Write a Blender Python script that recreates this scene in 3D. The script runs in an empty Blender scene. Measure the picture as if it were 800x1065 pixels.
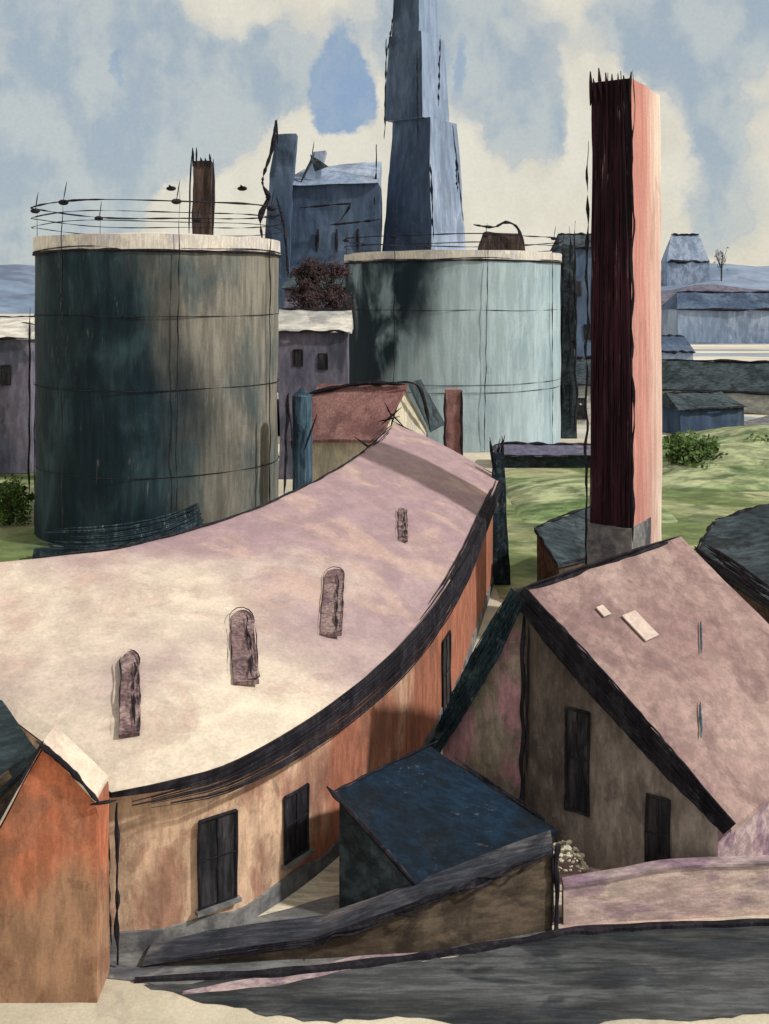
import bpy, bmesh, math, random
from mathutils import Vector, noise, Matrix
random.seed(7)
F, H, HY = 1100.0, 18.0, 310.0      # focal length (px of an 800 px wide picture), eye height (m), horizon row
C = bpy.context.scene.collection
R = math.radians

def at(px, py, z):                   # ground plan position of a point of known height
    Y = (H - z) * F / (py - HY)
    return Vector(((px - 400) * Y / F, Y, z))
def av(px, py, Y):                   # point at known distance
    return Vector(((px - 400) * Y / F, Y, H - (py - HY) * Y / F))

# ------------------------------------------------------------------ node helpers
class NT:
    def __init__(s, tree): s.t = tree; s.n = tree.nodes; s.l = tree.links
    def new(s, typ, **kw):
        n = s.n.new(typ)
        for k, v in kw.items(): setattr(n, k, v)
        return n
    def put(s, sock, v):
        if isinstance(v, bpy.types.NodeSocket): s.l.new(v, sock)
        elif isinstance(v, (tuple, list)) and sock.type == 'RGBA': sock.default_value = (*v[:3], 1)
        else: sock.default_value = v
    def m(s, op, a, b=0.0, c=None, clamp=False):
        n = s.new('ShaderNodeMath', operation=op, use_clamp=clamp)
        s.put(n.inputs[0], a); s.put(n.inputs[1], b)
        if c is not None: s.put(n.inputs[2], c)
        return n.outputs[0]
    def vm(s, op, a, b):
        n = s.new('ShaderNodeVectorMath', operation=op)
        s.put(n.inputs[0], a); s.put(n.inputs[1], b)
        return n.outputs[0]
    def mix(s, f, a, b, mode='MIX'):
        n = s.new('ShaderNodeMix', data_type='RGBA', blend_type=mode)
        s.put(n.inputs[0], f); s.put(n.inputs[6], a); s.put(n.inputs[7], b)
        return n.outputs[2]
    def step(s, v, lo, hi):
        n = s.new('ShaderNodeMapRange', interpolation_type='SMOOTHSTEP')
        s.put(n.inputs[0], v); s.put(n.inputs[1], lo); s.put(n.inputs[2], hi)
        return n.outputs[0]
    def noise(s, vec, scale, detail=4, rough=.55, dist=0.0, col=False):
        n = s.new('ShaderNodeTexNoise')
        s.put(n.inputs['Vector'], vec); s.put(n.inputs['Scale'], scale); s.put(n.inputs['Detail'], detail)
        s.put(n.inputs['Roughness'], rough); s.put(n.inputs['Distortion'], dist)
        return n.outputs['Color' if col else 'Fac']

MATS = {}
def wash(name, cols, scale=.35, stretch=(1, 1, 1), rough=.9, edge=.35, streak=.35, sdir=(1, 1, .15), sscale=2.0,
         grain=.18, bump=.25, bias=None, seed=0.0, dry=.0, soft=.06, clampb=.3):
    """weathered, blotchy, brush-limewashed surface: pools of 3 colours with darker rims, streaks and fine grain"""
    if name in MATS: return MATS[name]
    mt = bpy.data.materials.new(name); mt.use_nodes = True
    t = NT(mt.node_tree); t.n.clear()
    out = t.new('ShaderNodeOutputMaterial'); bs = t.new('ShaderNodeBsdfPrincipled')
    pos = t.new('ShaderNodeNewGeometry').outputs['Position']
    p = t.vm('ADD', pos, (seed * 13.7, seed * 5.1, seed * 9.3))
    ps = t.vm('MULTIPLY', p, stretch)
    n1 = t.noise(ps, scale, 4, .55, .35)
    n2 = t.noise(t.vm('ADD', ps, (31, 17, 5)), scale * 2.1, 4, .58, .5)
    if bias:                                    # colour shifts along an axis, on the tanks as painted shade: (axis vector, offset, gain)
        dp = t.new('ShaderNodeVectorMath', operation='DOT_PRODUCT')
        t.put(dp.inputs[0], pos); t.put(dp.inputs[1], bias[0])
        b = t.m('MULTIPLY', t.m('SUBTRACT', dp.outputs['Value'], bias[1]), bias[2])
        b = t.m('MINIMUM', t.m('MAXIMUM', b, -clampb), clampb)
        n1 = t.m('ADD', n1, b)
    f1 = t.step(n1, .49 - soft, .49 + soft); f2 = t.step(n2, .57 - soft * .45, .58 + soft * .45)
    c = t.mix(f1, cols[0], cols[1])
    c = t.mix(t.m('MULTIPLY', f2, .75), c, cols[2])
    # rims of the dried pools
    rim = t.m('SUBTRACT', 1.0, t.m('MULTIPLY', t.m('ABSOLUTE', t.m('SUBTRACT', n2, .555)), 55.0), clamp=True)
    c = t.mix(t.m('MULTIPLY', rim, edge), c, t.mix(1.0, c, (.55, .52, .55), 'MULTIPLY'))
    if dry:                                     # bare patches where the coat has worn through
        dn = t.noise(t.vm('MULTIPLY', t.vm('ADD', p, (3, 7, 11)), sdir), sscale * 5, 4, .75)
        dm = t.m('MULTIPLY', t.step(dn, .60, .66), t.step(t.noise(p, scale * 1.6, 3, .5), .46, .6))
        c = t.mix(t.m('MULTIPLY', dm, dry), c, (.50, .47, .42))
    # brush streaks
    st = t.noise(t.vm('MULTIPLY', p, sdir), sscale * 3, 3, .7)
    sf = t.step(st, .38, .66)
    k = t.new('ShaderNodeMapRange'); t.put(k.inputs[0], sf); t.put(k.inputs[3], 1 - streak * .8); t.put(k.inputs[4], 1 + streak * .55)
    sc = t.new('ShaderNodeVectorMath', operation='SCALE'); t.put(sc.inputs[0], c); t.put(sc.inputs['Scale'], k.outputs[0])
    c = sc.outputs[0]
    g = t.noise(pos, 9.0, 6, .8)
    k = t.new('ShaderNodeMapRange'); t.put(k.inputs[0], g); t.put(k.inputs[1], .3); t.put(k.inputs[2], .7)
    t.put(k.inputs[3], 1 - grain); t.put(k.inputs[4], 1 + grain)
    sc = t.new('ShaderNodeVectorMath', operation='SCALE'); t.put(sc.inputs[0], c); t.put(sc.inputs['Scale'], k.outputs[0])
    t.put(bs.inputs['Base Color'], sc.outputs[0])
    t.put(bs.inputs['Roughness'], rough); t.put(bs.inputs['Specular IOR Level'], .15)
    bp = t.new('ShaderNodeBump'); t.put(bp.inputs['Strength'], bump); t.put(bp.inputs['Distance'], .08)
    t.put(bp.inputs['Height'], t.m('ADD', g, st)); t.put(bs.inputs['Normal'], bp.outputs[0])
    sh = bs.outputs[0]
    t.l.new(sh, out.inputs[0])
    MATS[name] = mt
    return mt

ink = wash('ink_black', ((.012, .011, .017), (.022, .02, .028), (.035, .032, .042)), .8, edge=0, streak=.4, grain=.3)
inkteal = wash('ink_teal', ((.010, .022, .032), (.018, .035, .05), (.05, .075, .09)), .8, edge=0, streak=.5, grain=.3, dry=.35, sdir=(1, 1, .12), sscale=1.5)

# ------------------------------------------------------------------ mesh helpers
def hand(bm, amp=1.2, maxpx=26, L=None, waves=1.0):
    """give every edge a hand-built irregularity: split long edges, then push the vertices a little by a smooth field"""
    if not bm.verts: return
    ys = [v.co.y for v in bm.verts]; Y = max(18, min(sum(ys) / len(ys), 260))
    L = L or maxpx * Y / F
    for _ in range(6):
        es = [e for e in bm.edges if e.calc_length() > L]
        if not es or len(bm.verts) > 40000: break
        bmesh.ops.subdivide_edges(bm, edges=es, cuts=1, use_grid_fill=True)
    bmesh.ops.triangulate(bm, faces=bm.faces[:])
    a = amp * Y / F
    for v in bm.verts:
        q = v.co / (55 * Y / F) * waves
        n = noise.noise_vector(q) * a * 1.5 + noise.noise_vector(q * 3.7) * a * .55
        v.co += n

def obj(name, bm, mat, parent=None, smooth=False, **tags):
    bmesh.ops.recalc_face_normals(bm, faces=bm.faces[:])
    me = bpy.data.meshes.new(name)
    off = parent_world(parent) if parent else (tags.pop('base', None) or None)
    tags.pop('base', None)
    if off is None and not parent and bm.verts:
        off = Vector((sum(v.co.x for v in bm.verts) / len(bm.verts), sum(v.co.y for v in bm.verts) / len(bm.verts), min(v.co.z for v in bm.verts)))
    if off is not None:
        off = Vector(off)
        for v in bm.verts: v.co -= off
    bm.to_mesh(me); bm.free()
    o = bpy.data.objects.new(name, me); C.objects.link(o)
    if parent: o.parent = parent
    elif off is not None: o.location = off
    me.materials.append(mat)
    if smooth:
        for p in me.polygons: p.use_smooth = True
    for k, v in tags.items(): o[k] = v
    return o
def parent_world(o):
    v = Vector((0, 0, 0))
    while o: v += o.location; o = o.parent
    return v
def thing(name, label, cat, loc, group=None):
    o = bpy.data.objects.new(name, None); C.objects.link(o); o.location = loc
    o.empty_display_size = .5
    o['label'] = label; o['category'] = cat
    if group: o['group'] = group
    return o
def tag(o, label, cat, group=None):
    o['label'] = label; o['category'] = cat
    if group: o['group'] = group
    return o

def poly(bm, pts):
    vs = [bm.verts.new(p) for p in pts]; return bm.faces.new(vs)
def prism(bm, bottom, top):
    a = [bm.verts.new(p) for p in bottom]; b = [bm.verts.new(p) for p in top]; n = len(a)
    for i in range(n): bm.faces.new((a[i], a[(i + 1) % n], b[(i + 1) % n], b[i]))
    bm.faces.new(a[::-1]); bm.faces.new(b)
def slab(bm, pts, th):                              # thickness given as vector
    prism(bm, [Vector(p) for p in pts], [Vector(p) + Vector(th) for p in pts])
def box(bm, c, ux, uy, sx, sy, z0, z1, tx=1.0, ty=None):   # centre, unit axes, half sizes; tx tapers the top
    ty = tx if ty is None else ty
    c = Vector((c[0], c[1], 0)); ux = Vector(ux); uy = Vector(uy)
    b = [c + ux * sx * i + uy * sy * j + Vector((0, 0, z0)) for i, j in ((-1, -1), (1, -1), (1, 1), (-1, 1))]
    t = [c + ux * sx * i * tx + uy * sy * j * ty + Vector((0, 0, z1)) for i, j in ((-1, -1), (1, -1), (1, 1), (-1, 1))]
    prism(bm, b, t)
def axes(a):
    a = R(a); return (math.cos(a), math.sin(a), 0), (-math.sin(a), math.cos(a), 0)

def resample(pts, n):
    pts = [Vector(p) for p in pts]
    d = [0]
    for i in range(1, len(pts)): d.append(d[-1] + (pts[i] - pts[i - 1]).length)
    out = []
    for k in range(n):
        s = d[-1] * k / (n - 1); i = 1
        while i < len(d) - 1 and d[i] < s: i += 1
        f = (s - d[i - 1]) / max(1e-9, d[i] - d[i - 1])
        out.append(pts[i - 1].lerp(pts[i], f))
    return out
def smooth_path(pts, n=40):                         # Catmull-Rom
    pts = [Vector(p) for p in pts]; P = [pts[0]] + pts + [pts[-1]]; out = []
    for i in range(1, len(P) - 2):
        for k in range(12):
            t = k / 12; a, b, c, d = P[i - 1], P[i], P[i + 1], P[i + 2]
            out.append(.5 * (2 * b + (c - a) * t + (2 * a - 5 * b + 4 * c - d) * t * t + (3 * b - a - 3 * c + d) * t ** 3))
    out.append(pts[-1])
    return resample(out, n)
def tube(bm, pts, r, sides=6, vary=.35, taper=True, seed=None, wob=0.0):
    pts = [Vector(p) for p in pts]; n = len(pts); rings = []
    sd = random.random() * 50 if seed is None else seed
    for i, p in enumerate(pts):
        d = (pts[min(i + 1, n - 1)] - pts[max(i - 1, 0)]).normalized()
        u = d.cross(Vector((0, 0, 1)))
        if u.length < .05: u = d.cross(Vector((0, 1, 0)))
        u.normalize(); w = d.cross(u)
        t = i / (n - 1)
        rr = r * (1 + vary * 1.6 * noise.noise(Vector((sd, i * .45, 0))))
        if taper: rr *= min(1, .35 + 6 * t) * min(1, .25 + 5 * (1 - t))
        q = p + (u * noise.noise(Vector((sd + 9, i * .3, 0))) + w * noise.noise(Vector((sd + 19, i * .3, 0)))) * wob
        rings.append([bm.verts.new(q + (u * math.cos(a) + w * math.sin(a)) * rr) for a in [2 * math.pi * k / sides for k in range(sides)]])
    for i in range(n - 1):
        for k in range(sides):
            bm.faces.new((rings[i][k], rings[i][(k + 1) % sides], rings[i + 1][(k + 1) % sides], rings[i + 1][k]))
    bm.faces.new(rings[0][::-1]); bm.faces.new(rings[-1])
def line(bm, a, b, r, n=None, wob=None, **k):
    a = Vector(a); b = Vector(b); n = n or max(4, min(30, int((b - a).length / (r * 10))))
    tube(bm, resample([a, b], n), r, wob=r * 1.2 if wob is None else wob, **k)
def strands(bm, path, across, n, r, ragged=.12, depth=None, ends=.55):
    """a band made of many laths side by side with uneven ends (tarred boards / thatched gutter)"""
    path = [Vector(p) for p in path]; across = Vector(across)
    m = len(path)
    for k in range(n):
        u = (k + random.uniform(-.3, .3)) / max(1, n - 1) - .5
        a = int(m * abs(random.gauss(0, ragged))); b = m - int(m * abs(random.gauss(0, ragged)))
        a = min(a, m // 3); b = max(b, m * 2 // 3)
        seg = []
        for i in range(a, b):
            w = across * u * (ends + (1 - ends) * math.sin(math.pi * min(1, max(0, i / m)) ** .7))
            seg.append(path[i] + w + (Vector(depth) * random.uniform(-.2, .2) if depth else Vector()))
        if len(seg) > 3: tube(bm, seg, r * random.uniform(.6, 1.2), sides=5, wob=r * .6)

# ================================================================== MATERIALS
M = {}
M['cream'] = wash('pale_ground', ((.50, .46, .37), (.58, .53, .43), (.42, .38, .34)), .05, streak=.12, sdir=(.3, .3, 1), sscale=.4)
M['yard'] = wash('mauve_yard', ((.56, .44, .38), (.62, .55, .45), (.42, .27, .31)), .22, (.5, 1.4, 1), streak=.3, sdir=(.35, 1.6, 1), sscale=.8, seed=3)
M['pave'] = wash('grey_pavement', ((.13, .135, .15), (.20, .20, .205), (.075, .08, .10)), .28, streak=.35, sdir=(.4, 1.6, 1), sscale=.7, seed=4)
M['road'] = wash('wet_asphalt', ((.05, .055, .06), (.09, .095, .105), (.028, .033, .042)), .3, (.5, 1.3, 1), rough=.75, streak=.45, sdir=(.25, 1.8, 1), sscale=.9, seed=5)
M['grass'] = wash('grass_wash', ((.14, .185, .075), (.33, .35, .20), (.085, .115, .06)), .13, (.7, .8, 1), streak=.3, sdir=(.5, .8, 1), sscale=.3, seed=6, soft=.07)
M['field'] = wash('pale_field', ((.40, .44, .48), (.62, .58, .50), (.16, .23, .34)), .02, (.35, 1, 1), streak=.25, sdir=(.1, .3, 1), sscale=.1, seed=7)
M['hill'] = wash('blue_hill', ((.16, .22, .33), (.22, .28, .40), (.11, .14, .22)), .004, (1, 1, 2), streak=.2, sdir=(1, 1, 1), sscale=.01, grain=.05, bump=0)
M['roofpink'] = wash('pink_roof', ((.33, .235, .265), (.64, .56, .47), (.47, .34, .305)), .16, (1, 1, 1), streak=.14, sdir=(.5, .4, 1.4), sscale=.6, edge=.18, seed=2, bump=.1, bias=((.2, -1, 0), -37.0, .026), soft=.22, clampb=.3)
M['brick'] = wash('orange_brick', ((.36, .145, .095), (.58, .40, .29), (.28, .135, .10)), .3, (1, 1, .7), streak=.3, sdir=(1, 1, .3), sscale=.8, seed=1, soft=.12, bias=((1, 0, -.4), -2.2, -.05))
M['brickred'] = wash('red_brick', ((.34, .20, .13), (.48, .155, .085), (.25, .12, .08)), .3, streak=.3, sdir=(1, 1, .3), sscale=.8, seed=8, soft=.16, bias=((.2, 0, 1), 1.6, .08))
M['tank1'] = wash('dark_teal_steel', ((.006, .018, .028), (.21, .20, .175), (.035, .07, .088)), .13, (1, 1, .5), rough=.7, streak=.35, sdir=(1, 1, .12), sscale=.6, bias=((1, 0, .22), -11.6, .085), edge=.2, seed=9, soft=.30, clampb=.7, dry=.15)  # left side coloured near black as the drum's shade, right side as lit
M['tank2'] = wash('turquoise_steel', ((.010, .022, .034), (.37, .47, .53), (.29, .40, .47)), .08, (1, 1, .6), rough=.7, streak=.2, sdir=(1, 1, .12), sscale=.4, bias=((1, 0, -.45), -2.6, .09), edge=.2, seed=10, soft=.2, clampb=.7)  # dark upper left is the tank's shadow side painted into the colour
M['white'] = wash('pale_rim', ((.60, .56, .54), (.68, .64, .58), (.48, .46, .50)), .2, streak=.2, seed=11)
M['towerdark'] = wash('slate_blue_stone_and_shade', ((.055, .085, .15), (.09, .13, .21), (.035, .055, .09)), .06, (1, 1, .5), streak=.3, sdir=(1, 1, .2), sscale=.25, seed=12, dry=.12)
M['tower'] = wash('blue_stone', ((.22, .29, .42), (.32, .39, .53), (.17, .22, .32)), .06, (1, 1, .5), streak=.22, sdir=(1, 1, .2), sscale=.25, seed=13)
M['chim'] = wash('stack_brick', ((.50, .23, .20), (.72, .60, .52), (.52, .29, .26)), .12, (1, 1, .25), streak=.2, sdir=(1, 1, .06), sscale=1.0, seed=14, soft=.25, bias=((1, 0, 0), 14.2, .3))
M['chim_shade'] = wash('stack_brick_shade', ((.022, .008, .014), (.035, .012, .02), (.012, .010, .014)), .25, (1, 1, .3), streak=.7, sdir=(1, 1, .05), sscale=1.2, seed=15, dry=.25)  # dark copy of the stack brick, shade painted into the left face
M['mauve'] = wash('mauve_roof', ((.25, .165, .165), (.35, .255, .24), (.19, .125, .13)), .17, streak=.22, sdir=(.6, .6, 1.2), sscale=.8, seed=16, soft=.12)
M['gable'] = wash('brown_render', ((.10, .082, .076), (.30, .255, .24), (.06, .048, .048)), .3, (1, 1, .5), streak=.35, sdir=(1, 1, .3), sscale=.9, seed=17, soft=.16, bias=((1, 0, -.9), 4.6, .05), dry=.15)
M['gablepink'] = wash('olive_pink_render', ((.27, .24, .20), (.38, .22, .26), (.17, .15, .13)), .45, streak=.3, sdir=(1, 1, .3), sscale=1, seed=18)
M['blueroof'] = wash('ink_blue_slate', ((.005, .012, .024), (.006, .020, .043), (.010, .014, .022)), .35, streak=.45, sdir=(.6, 1.4, 1), sscale=1.0, rough=.8, seed=19, soft=.15, dry=.12)
M['slate'] = wash('dark_slate', ((.03, .045, .055), (.055, .075, .09), (.018, .022, .028)), .3, streak=.5, sdir=(.5, 1.5, 1), sscale=.8, seed=20)
M['brown'] = wash('brown_wall', ((.075, .055, .042), (.11, .085, .065), (.045, .035, .03)), .35, streak=.4, sdir=(.4, 1, 1.6), sscale=.8, seed=21)
M['ramp'] = wash('ramp_asphalt', ((.05, .055, .075), (.13, .125, .14), (.03, .035, .048)), .3, streak=.5, sdir=(.25, 2, 1), sscale=1.1, seed=22, dry=.2)
M['maroon'] = wash('maroon_tile', ((.22, .11, .11), (.29, .16, .155), (.15, .075, .08)), .25, streak=.3, seed=23)
M['creamwall'] = wash('cream_wall', ((.60, .56, .45), (.68, .63, .52), (.46, .42, .36)), .25, streak=.2, seed=24)
M['violet'] = wash('violet_wall', ((.11, .11, .17), (.17, .16, .22), (.06, .07, .10)), .14, (1, 1, .5), streak=.3, sdir=(1, 1, .3), sscale=.5, seed=25)
M['palegrey'] = wash('pale_grey_roof', ((.40, .40, .39), (.55, .53, .50), (.25, .26, .28)), .14, streak=.3, sdir=(.4, 1, 1), sscale=.5, seed=26)
M['pane'] = wash('dark_pane', ((.014, .015, .02), (.035, .033, .04), (.05, .048, .05)), .7, (1, 1, .3), rough=.5, streak=.6, sdir=(1, 1, .1), sscale=2, seed=27, dry=.12)
M['vent'] = wash('maroon_louvre', ((.19, .125, .135), (.28, .20, .20), (.10, .065, .08)), 1.0, (1, 1, .5), streak=.5, sdir=(1, 1, .15), sscale=3, seed=28)
M['brownstack'] = wash('brown_stack', ((.05, .036, .034), (.08, .056, .05), (.03, .024, .025)), .4, (1, 1, .3), streak=.5, sdir=(1, 1, .1), sscale=1, seed=29)
M['leafg'] = wash('green_leaves', ((.06, .105, .03), (.10, .16, .05), (.035, .06, .025)), .5, streak=.2, seed=30)
M['leafd'] = wash('maroon_leaves', ((.035, .022, .026), (.07, .045, .05), (.02, .015, .02)), .5, streak=.2, seed=31)
M['bark'] = wash('bark', ((.04, .032, .028), (.06, .05, .04), (.03, .025, .02)), 1)
M['bluepipe'] = wash('blue_iron', ((.03, .06, .10), (.06, .11, .16), (.02, .03, .05)), .6, (1, 1, .4), streak=.5, sdir=(1, 1, .1), sscale=2, seed=32)

M['lilac'] = wash('lilac_render', ((.52, .38, .38), (.62, .49, .45), (.36, .25, .31)), .5, (.5, 1, 1.4), streak=.3, sdir=(.4, 1, 1.5), sscale=1, seed=33, soft=.12)
M['lilaccap'] = wash('mauve_coping', ((.26, .18, .24), (.42, .33, .35), (.18, .13, .18)), .5, streak=.4, sdir=(.4, 1, 1.5), sscale=1, seed=34)
M['bank'] = wash('green_bank', ((.13, .20, .08), (.33, .37, .22), (.07, .12, .055)), .16, (.6, 1, 1.5), streak=.5, sdir=(.35, .6, 1.2), sscale=.35, seed=35, soft=.1)
# ================================================================== SETTING
def sheet(name, pts, mat, z, amp=0.0, kind='structure', sub=None, rnd=False):
    bm = bmesh.new(); P = [Vector((p[0], p[1], z)) for p in pts]
    if rnd: P = smooth_path(P + P[:1], 160)[:-1]; sub = sub * .5
    # ragged outline
    Q = []
    for i in range(len(P)):
        a, b = P[i], P[(i + 1) % len(P)]; L = (b - a).length
        n = max(1, min(40, int(L / (sub or 1e9)))) if amp else 1
        for k in range(n):
            q = a.lerp(b, k / n)
            if amp: 
                v = noise.noise_vector(q * (.9 / (sub or 1)) * .6) * amp; q = q + Vector((v.x, v.y * 1.2, 0))
            Q.append(q)
    f = poly(bm, Q); bmesh.ops.triangulate(bm, faces=[f])
    return obj(name, bm, mat, kind=kind)
def g(px, py): p = at(px, py, 0); return (p.x, p.y)

sheet('ground', [(-4000, -30), (4000, -30), (4000, 6000), (-4000, 6000)], M['cream'], 0)
sheet('far_field', [(-900, 190), (-20, 190), (14, 136), (900, 136), (1800, 3000), (-1800, 3000)], M['field'], .012)
sheet('grass_field', [g(-60, 486), g(45, 478), g(60, 585), g(-100, 600)], M['grass'], .016, .8, sub=2)
sheet('meadow', [g(500, 492), g(640, 470), g(690, 462), g(830, 425), g(900, 445), g(900, 560), g(700, 600), g(600, 640), g(510, 620)], M['grass'], .016, 1.2, sub=3)
sheet('footpath', [g(672, 466), g(760, 442), g(850, 418), g(850, 430), g(765, 452), g(680, 480)], M['pave'], .02, .6, sub=3)
sheet('yard', [g(105, 992), g(180, 900), g(470, 730), g(560, 700), g(900, 700), (40, 29.5), (12.6, 30.1), (6.6, 30.2), (2, 29.2), (-3, 28.2), (-7.2, 28.6)], M['yard'], .016, .15, sub=.6)
sheet('pavement', [g(90, 1008), g(118, 975), g(250, 962), g(350, 930), g(470, 900), g(575, 900), g(570, 975), g(420, 1004), g(210, 1030), g(130, 1026)], M['pave'], .024, .25, sub=.5)
sheet('road', [g(150, 1026), g(420, 1003), g(600, 972), g(700, 967), g(960, 959), g(960, 1050), g(790, 1056), g(740, 1062), g(650, 1062), g(560, 1076), g(430, 1058), g(330, 1062), g(230, 1046)], M['road'], .028, .14, sub=.5, rnd=True)
sheet('verge', [g(620, 900), g(900, 880), g(900, 935), g(740, 944), g(600, 958), g(590, 940)], M['yard'], .03, .25, sub=.5)

def ridgeline(name, base, hs, mat, thick, **k):
    bm = bmesh.new(); top = [Vector((x, y, z)) for x, y, z in hs]
    for a, b in zip(top, top[1:]):
        poly(bm, [(a.x, a.y - base, -1), (b.x, b.y - base, -1), b, a])
        poly(bm, [a, b, (b.x, b.y + thick, -1), (a.x, a.y + thick, -1)])
    return obj(name, bm, mat, kind='structure', smooth=True)
def hillprof(Y, pts):
    out = []
    P = smooth_path([av(px, py, Y) for px, py in pts], 60)
    for p in P:
        p.z += noise.noise(p * .012) * 5; out.append(tuple(p))
    return out
def mound(name, x0, x1, y0, y1, h, mat, amp=.5):
    bm = bmesh.new(); nx, ny = 40, 24; vs = []
    for j in range(ny + 1):
        row = []
        for i in range(nx + 1):
            u, v = i / nx, j / ny; z = h * math.sin(math.pi * u) ** .6 * math.sin(math.pi * v) ** .8
            p = Vector((x0 + (x1 - x0) * u, y0 + (y1 - y0) * v, 0)); z *= 1 + amp * noise.noise(p * .09); row.append(bm.verts.new((p.x, p.y, z - .05)))
        vs.append(row)
    for j in range(ny):
        for i in range(nx): bm.faces.new((vs[j][i], vs[j][i + 1], vs[j + 1][i + 1], vs[j + 1][i]))
    return obj(name, bm, mat, kind='structure', smooth=True)
mound('grass_bank', 26, 74, 98, 132, 3.6, M['bank'])
mound('grass_bank', 11, 24, 84, 106, 1.3, M['bank'])
ridgeline('dark_ridge', 120, hillprof(1000, [(600, 300), (690, 300), (730, 294), (800, 302), (900, 296), (1200, 300)]), M['violet'], 60)
ridgeline('hills', 300, hillprof(1500, [(-500, 262), (-200, 285), (0, 274), (60, 278), (150, 300), (420, 296), (600, 290), (690, 278), (730, 272), (800, 277), (900, 268), (1100, 280), (1400, 262)]), M['hill'], 500)

# ================================================================== CURVED BUILDING
eave = [at(*p) for p in [(-60, 690, 6.5), (115, 825, 4.6), (180, 812, 4.8), (250, 790, 5.0), (350, 730, 5.3), (430, 660, 5.6), (480, 590, 6.0), (505, 535, 6.3), (521, 498, 6.5)]]
ridge = [at(*p) for p in [(-60, 590, 8.5), (20, 583, 8.5), (80, 577, 8.6), (150, 565, 8.7), (240, 540, 8.85), (310, 510, 9.05), (360, 483, 9.2), (390, 460, 9.35), (410, 440, 9.5)]]
E = smooth_path(eave[1:], 85); RR = smooth_path(ridge[1:], 85)
cb = thing('curved_brick_hall', 'long curved brick hall with sweeping pink roof and thick black eave', 'building', (E[0].x, E[0].y, 0))
bm = bmesh.new(); rows = []
K = 9
def lerpz(e, r, t): return e.lerp(r, t) + Vector((0, 0, .25 * math.sin(math.pi * t)))
allE = [eave[0]] + E; allR = [ridge[0]] + RR
out_ = []
for i, (e, r) in enumerate(zip(allE, allR)):
    row = [bm.verts.new(lerpz(e, r, t / K)) for t in range(K + 1)]
    b = r + (r - e) * .6; b.z = 5.4
    row.append(bm.verts.new(r.lerp(b, .5))); row.append(bm.verts.new(b)); rows.append(row)
for a, b in zip(rows, rows[1:]):
    for j in range(len(a) - 1): bm.faces.new((a[j], a[j + 1], b[j + 1], b[j]))
hand(bm, .8)
roof = obj('roof', bm, M['roofpink'], cb)
so = roof.modifiers.new('thick', 'SOLIDIFY'); so.thickness = .12; so.offset = -1
def inward(i):  # horizontal unit from eave to ridge
    d = RR[i] - E[i]; d.z = 0; return d.normalized()
W = [E[i] + inward(i) * .45 for i in range(85)]
bm = bmesh.new(); pr = None
for i, w in enumerate(W):
    cur = [bm.verts.new((w.x, w.y, z * (w.z + .1) / 4 )) for z in range(5)]
    if pr:
        for j in range(4): bm.faces.new((pr[j], cur[j], cur[j + 1], pr[j + 1]))
    pr = cur
# far gable end and back wall
e, r = W[-1], RR[-1]; b = r + (r - E[-1]) * .6
poly(bm, [(e.x, e.y, 0), (b.x, b.y, 0), (b.x, b.y, 5.3), (r.x, r.y, r.z - .1), (e.x, e.y, e.z)])
e, r = W[0], RR[0]; b0 = r + (r - E[0]) * .6
poly(bm, [(e.x, e.y, 0), (b0.x, b0.y, 0), (b0.x, b0.y, 5.3), (r.x, r.y, r.z - .1), (e.x, e.y, e.z + .1)])
bs_ = []
for i in range(0, 85, 4):
    d = RR[i] + (RR[i] - E[i]) * .58; bs_.append(d)
for a, c in zip(bs_, bs_[1:]): poly(bm, [(a.x, a.y, 0), (c.x, c.y, 0), (c.x, c.y, 5.35), (a.x, a.y, 5.35)])
hand(bm, .5, 40)
obj('wall', bm, M['brick'], cb)
# black eave
bm = bmesh.new(); m = len(E)
rings = []
for i, e in enumerate(E):
    t = i / (m - 1); s = (.22 + 1.05 * math.sin(math.pi * min(1, t * 1.02) ** 1.1) ** .8) * 1.0
    d = inward(i); n0 = .9 + .25 * noise.noise(Vector((i * .21, 3, 1)))
    s *= n0; s = max(s, .55 if t > .9 else 0)
    o0 = e - d * .16 + Vector((0, 0, .05 + .12 * s))
    rings.append([bm.verts.new(o0), bm.verts.new(o0 + Vector((0, 0, -s * .8)) + d * .05), bm.verts.new(e + d * .25 + Vector((0, 0, -s))), bm.verts.new(e + d * .42 + Vector((0, 0, -.12)))])
for a, b in zip(rings, rings[1:]):
    for k in range(4): bm.faces.new((a[k], b[k], b[(k + 1) % 4], a[(k + 1) % 4]))
bm.faces.new(rings[0]); bm.faces.new(rings[-1][::-1])
strands(bm, [e - inward(i) * .17 + Vector((0, 0, -.35)) for i, e in enumerate(E)], (0, 0, 1.25), 16, .035, .04, ends=.05)
strands(bm, [e + inward(i) * .15 + Vector((0, 0, .12)) for i, e in enumerate(E)][30:], (-.35, 0, .25), 8, .035, .15)
obj('gutter', bm, ink, cb)
bm = bmesh.new(); tube(bm, [p + Vector((0, 0, .06)) for p in RR], .05, wob=.06); 
strands(bm, [p + Vector((0, 0, .06)) for p in RR[-26:]], (.5, 0, -.3), 5, .04, .3)
line(bm, RR[-1] + Vector((-.1, 0, .1)), E[-1] + Vector((-.1, -.05, .1)), .07)
obj('ridge_cap', bm, ink, cb)
bm = bmesh.new(); q = RR[-1]
for a, b in (((-1.6, 0, -.2), (1.0, 0, 2.0)), ((-.9, 0, 1.6), (1.3, 0, -.5)), ((-.5, 0, -.8), (.5, 0, 2.3)), ((-1.9, 0, .2), (.7, 0, .9)), ((-1.2, 0, 2.6), (-.1, 0, .2))):
    line(bm, q + Vector(a) * .55, q + Vector(b) * .55, .06)
obj('finial', bm, ink, cb)
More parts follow.
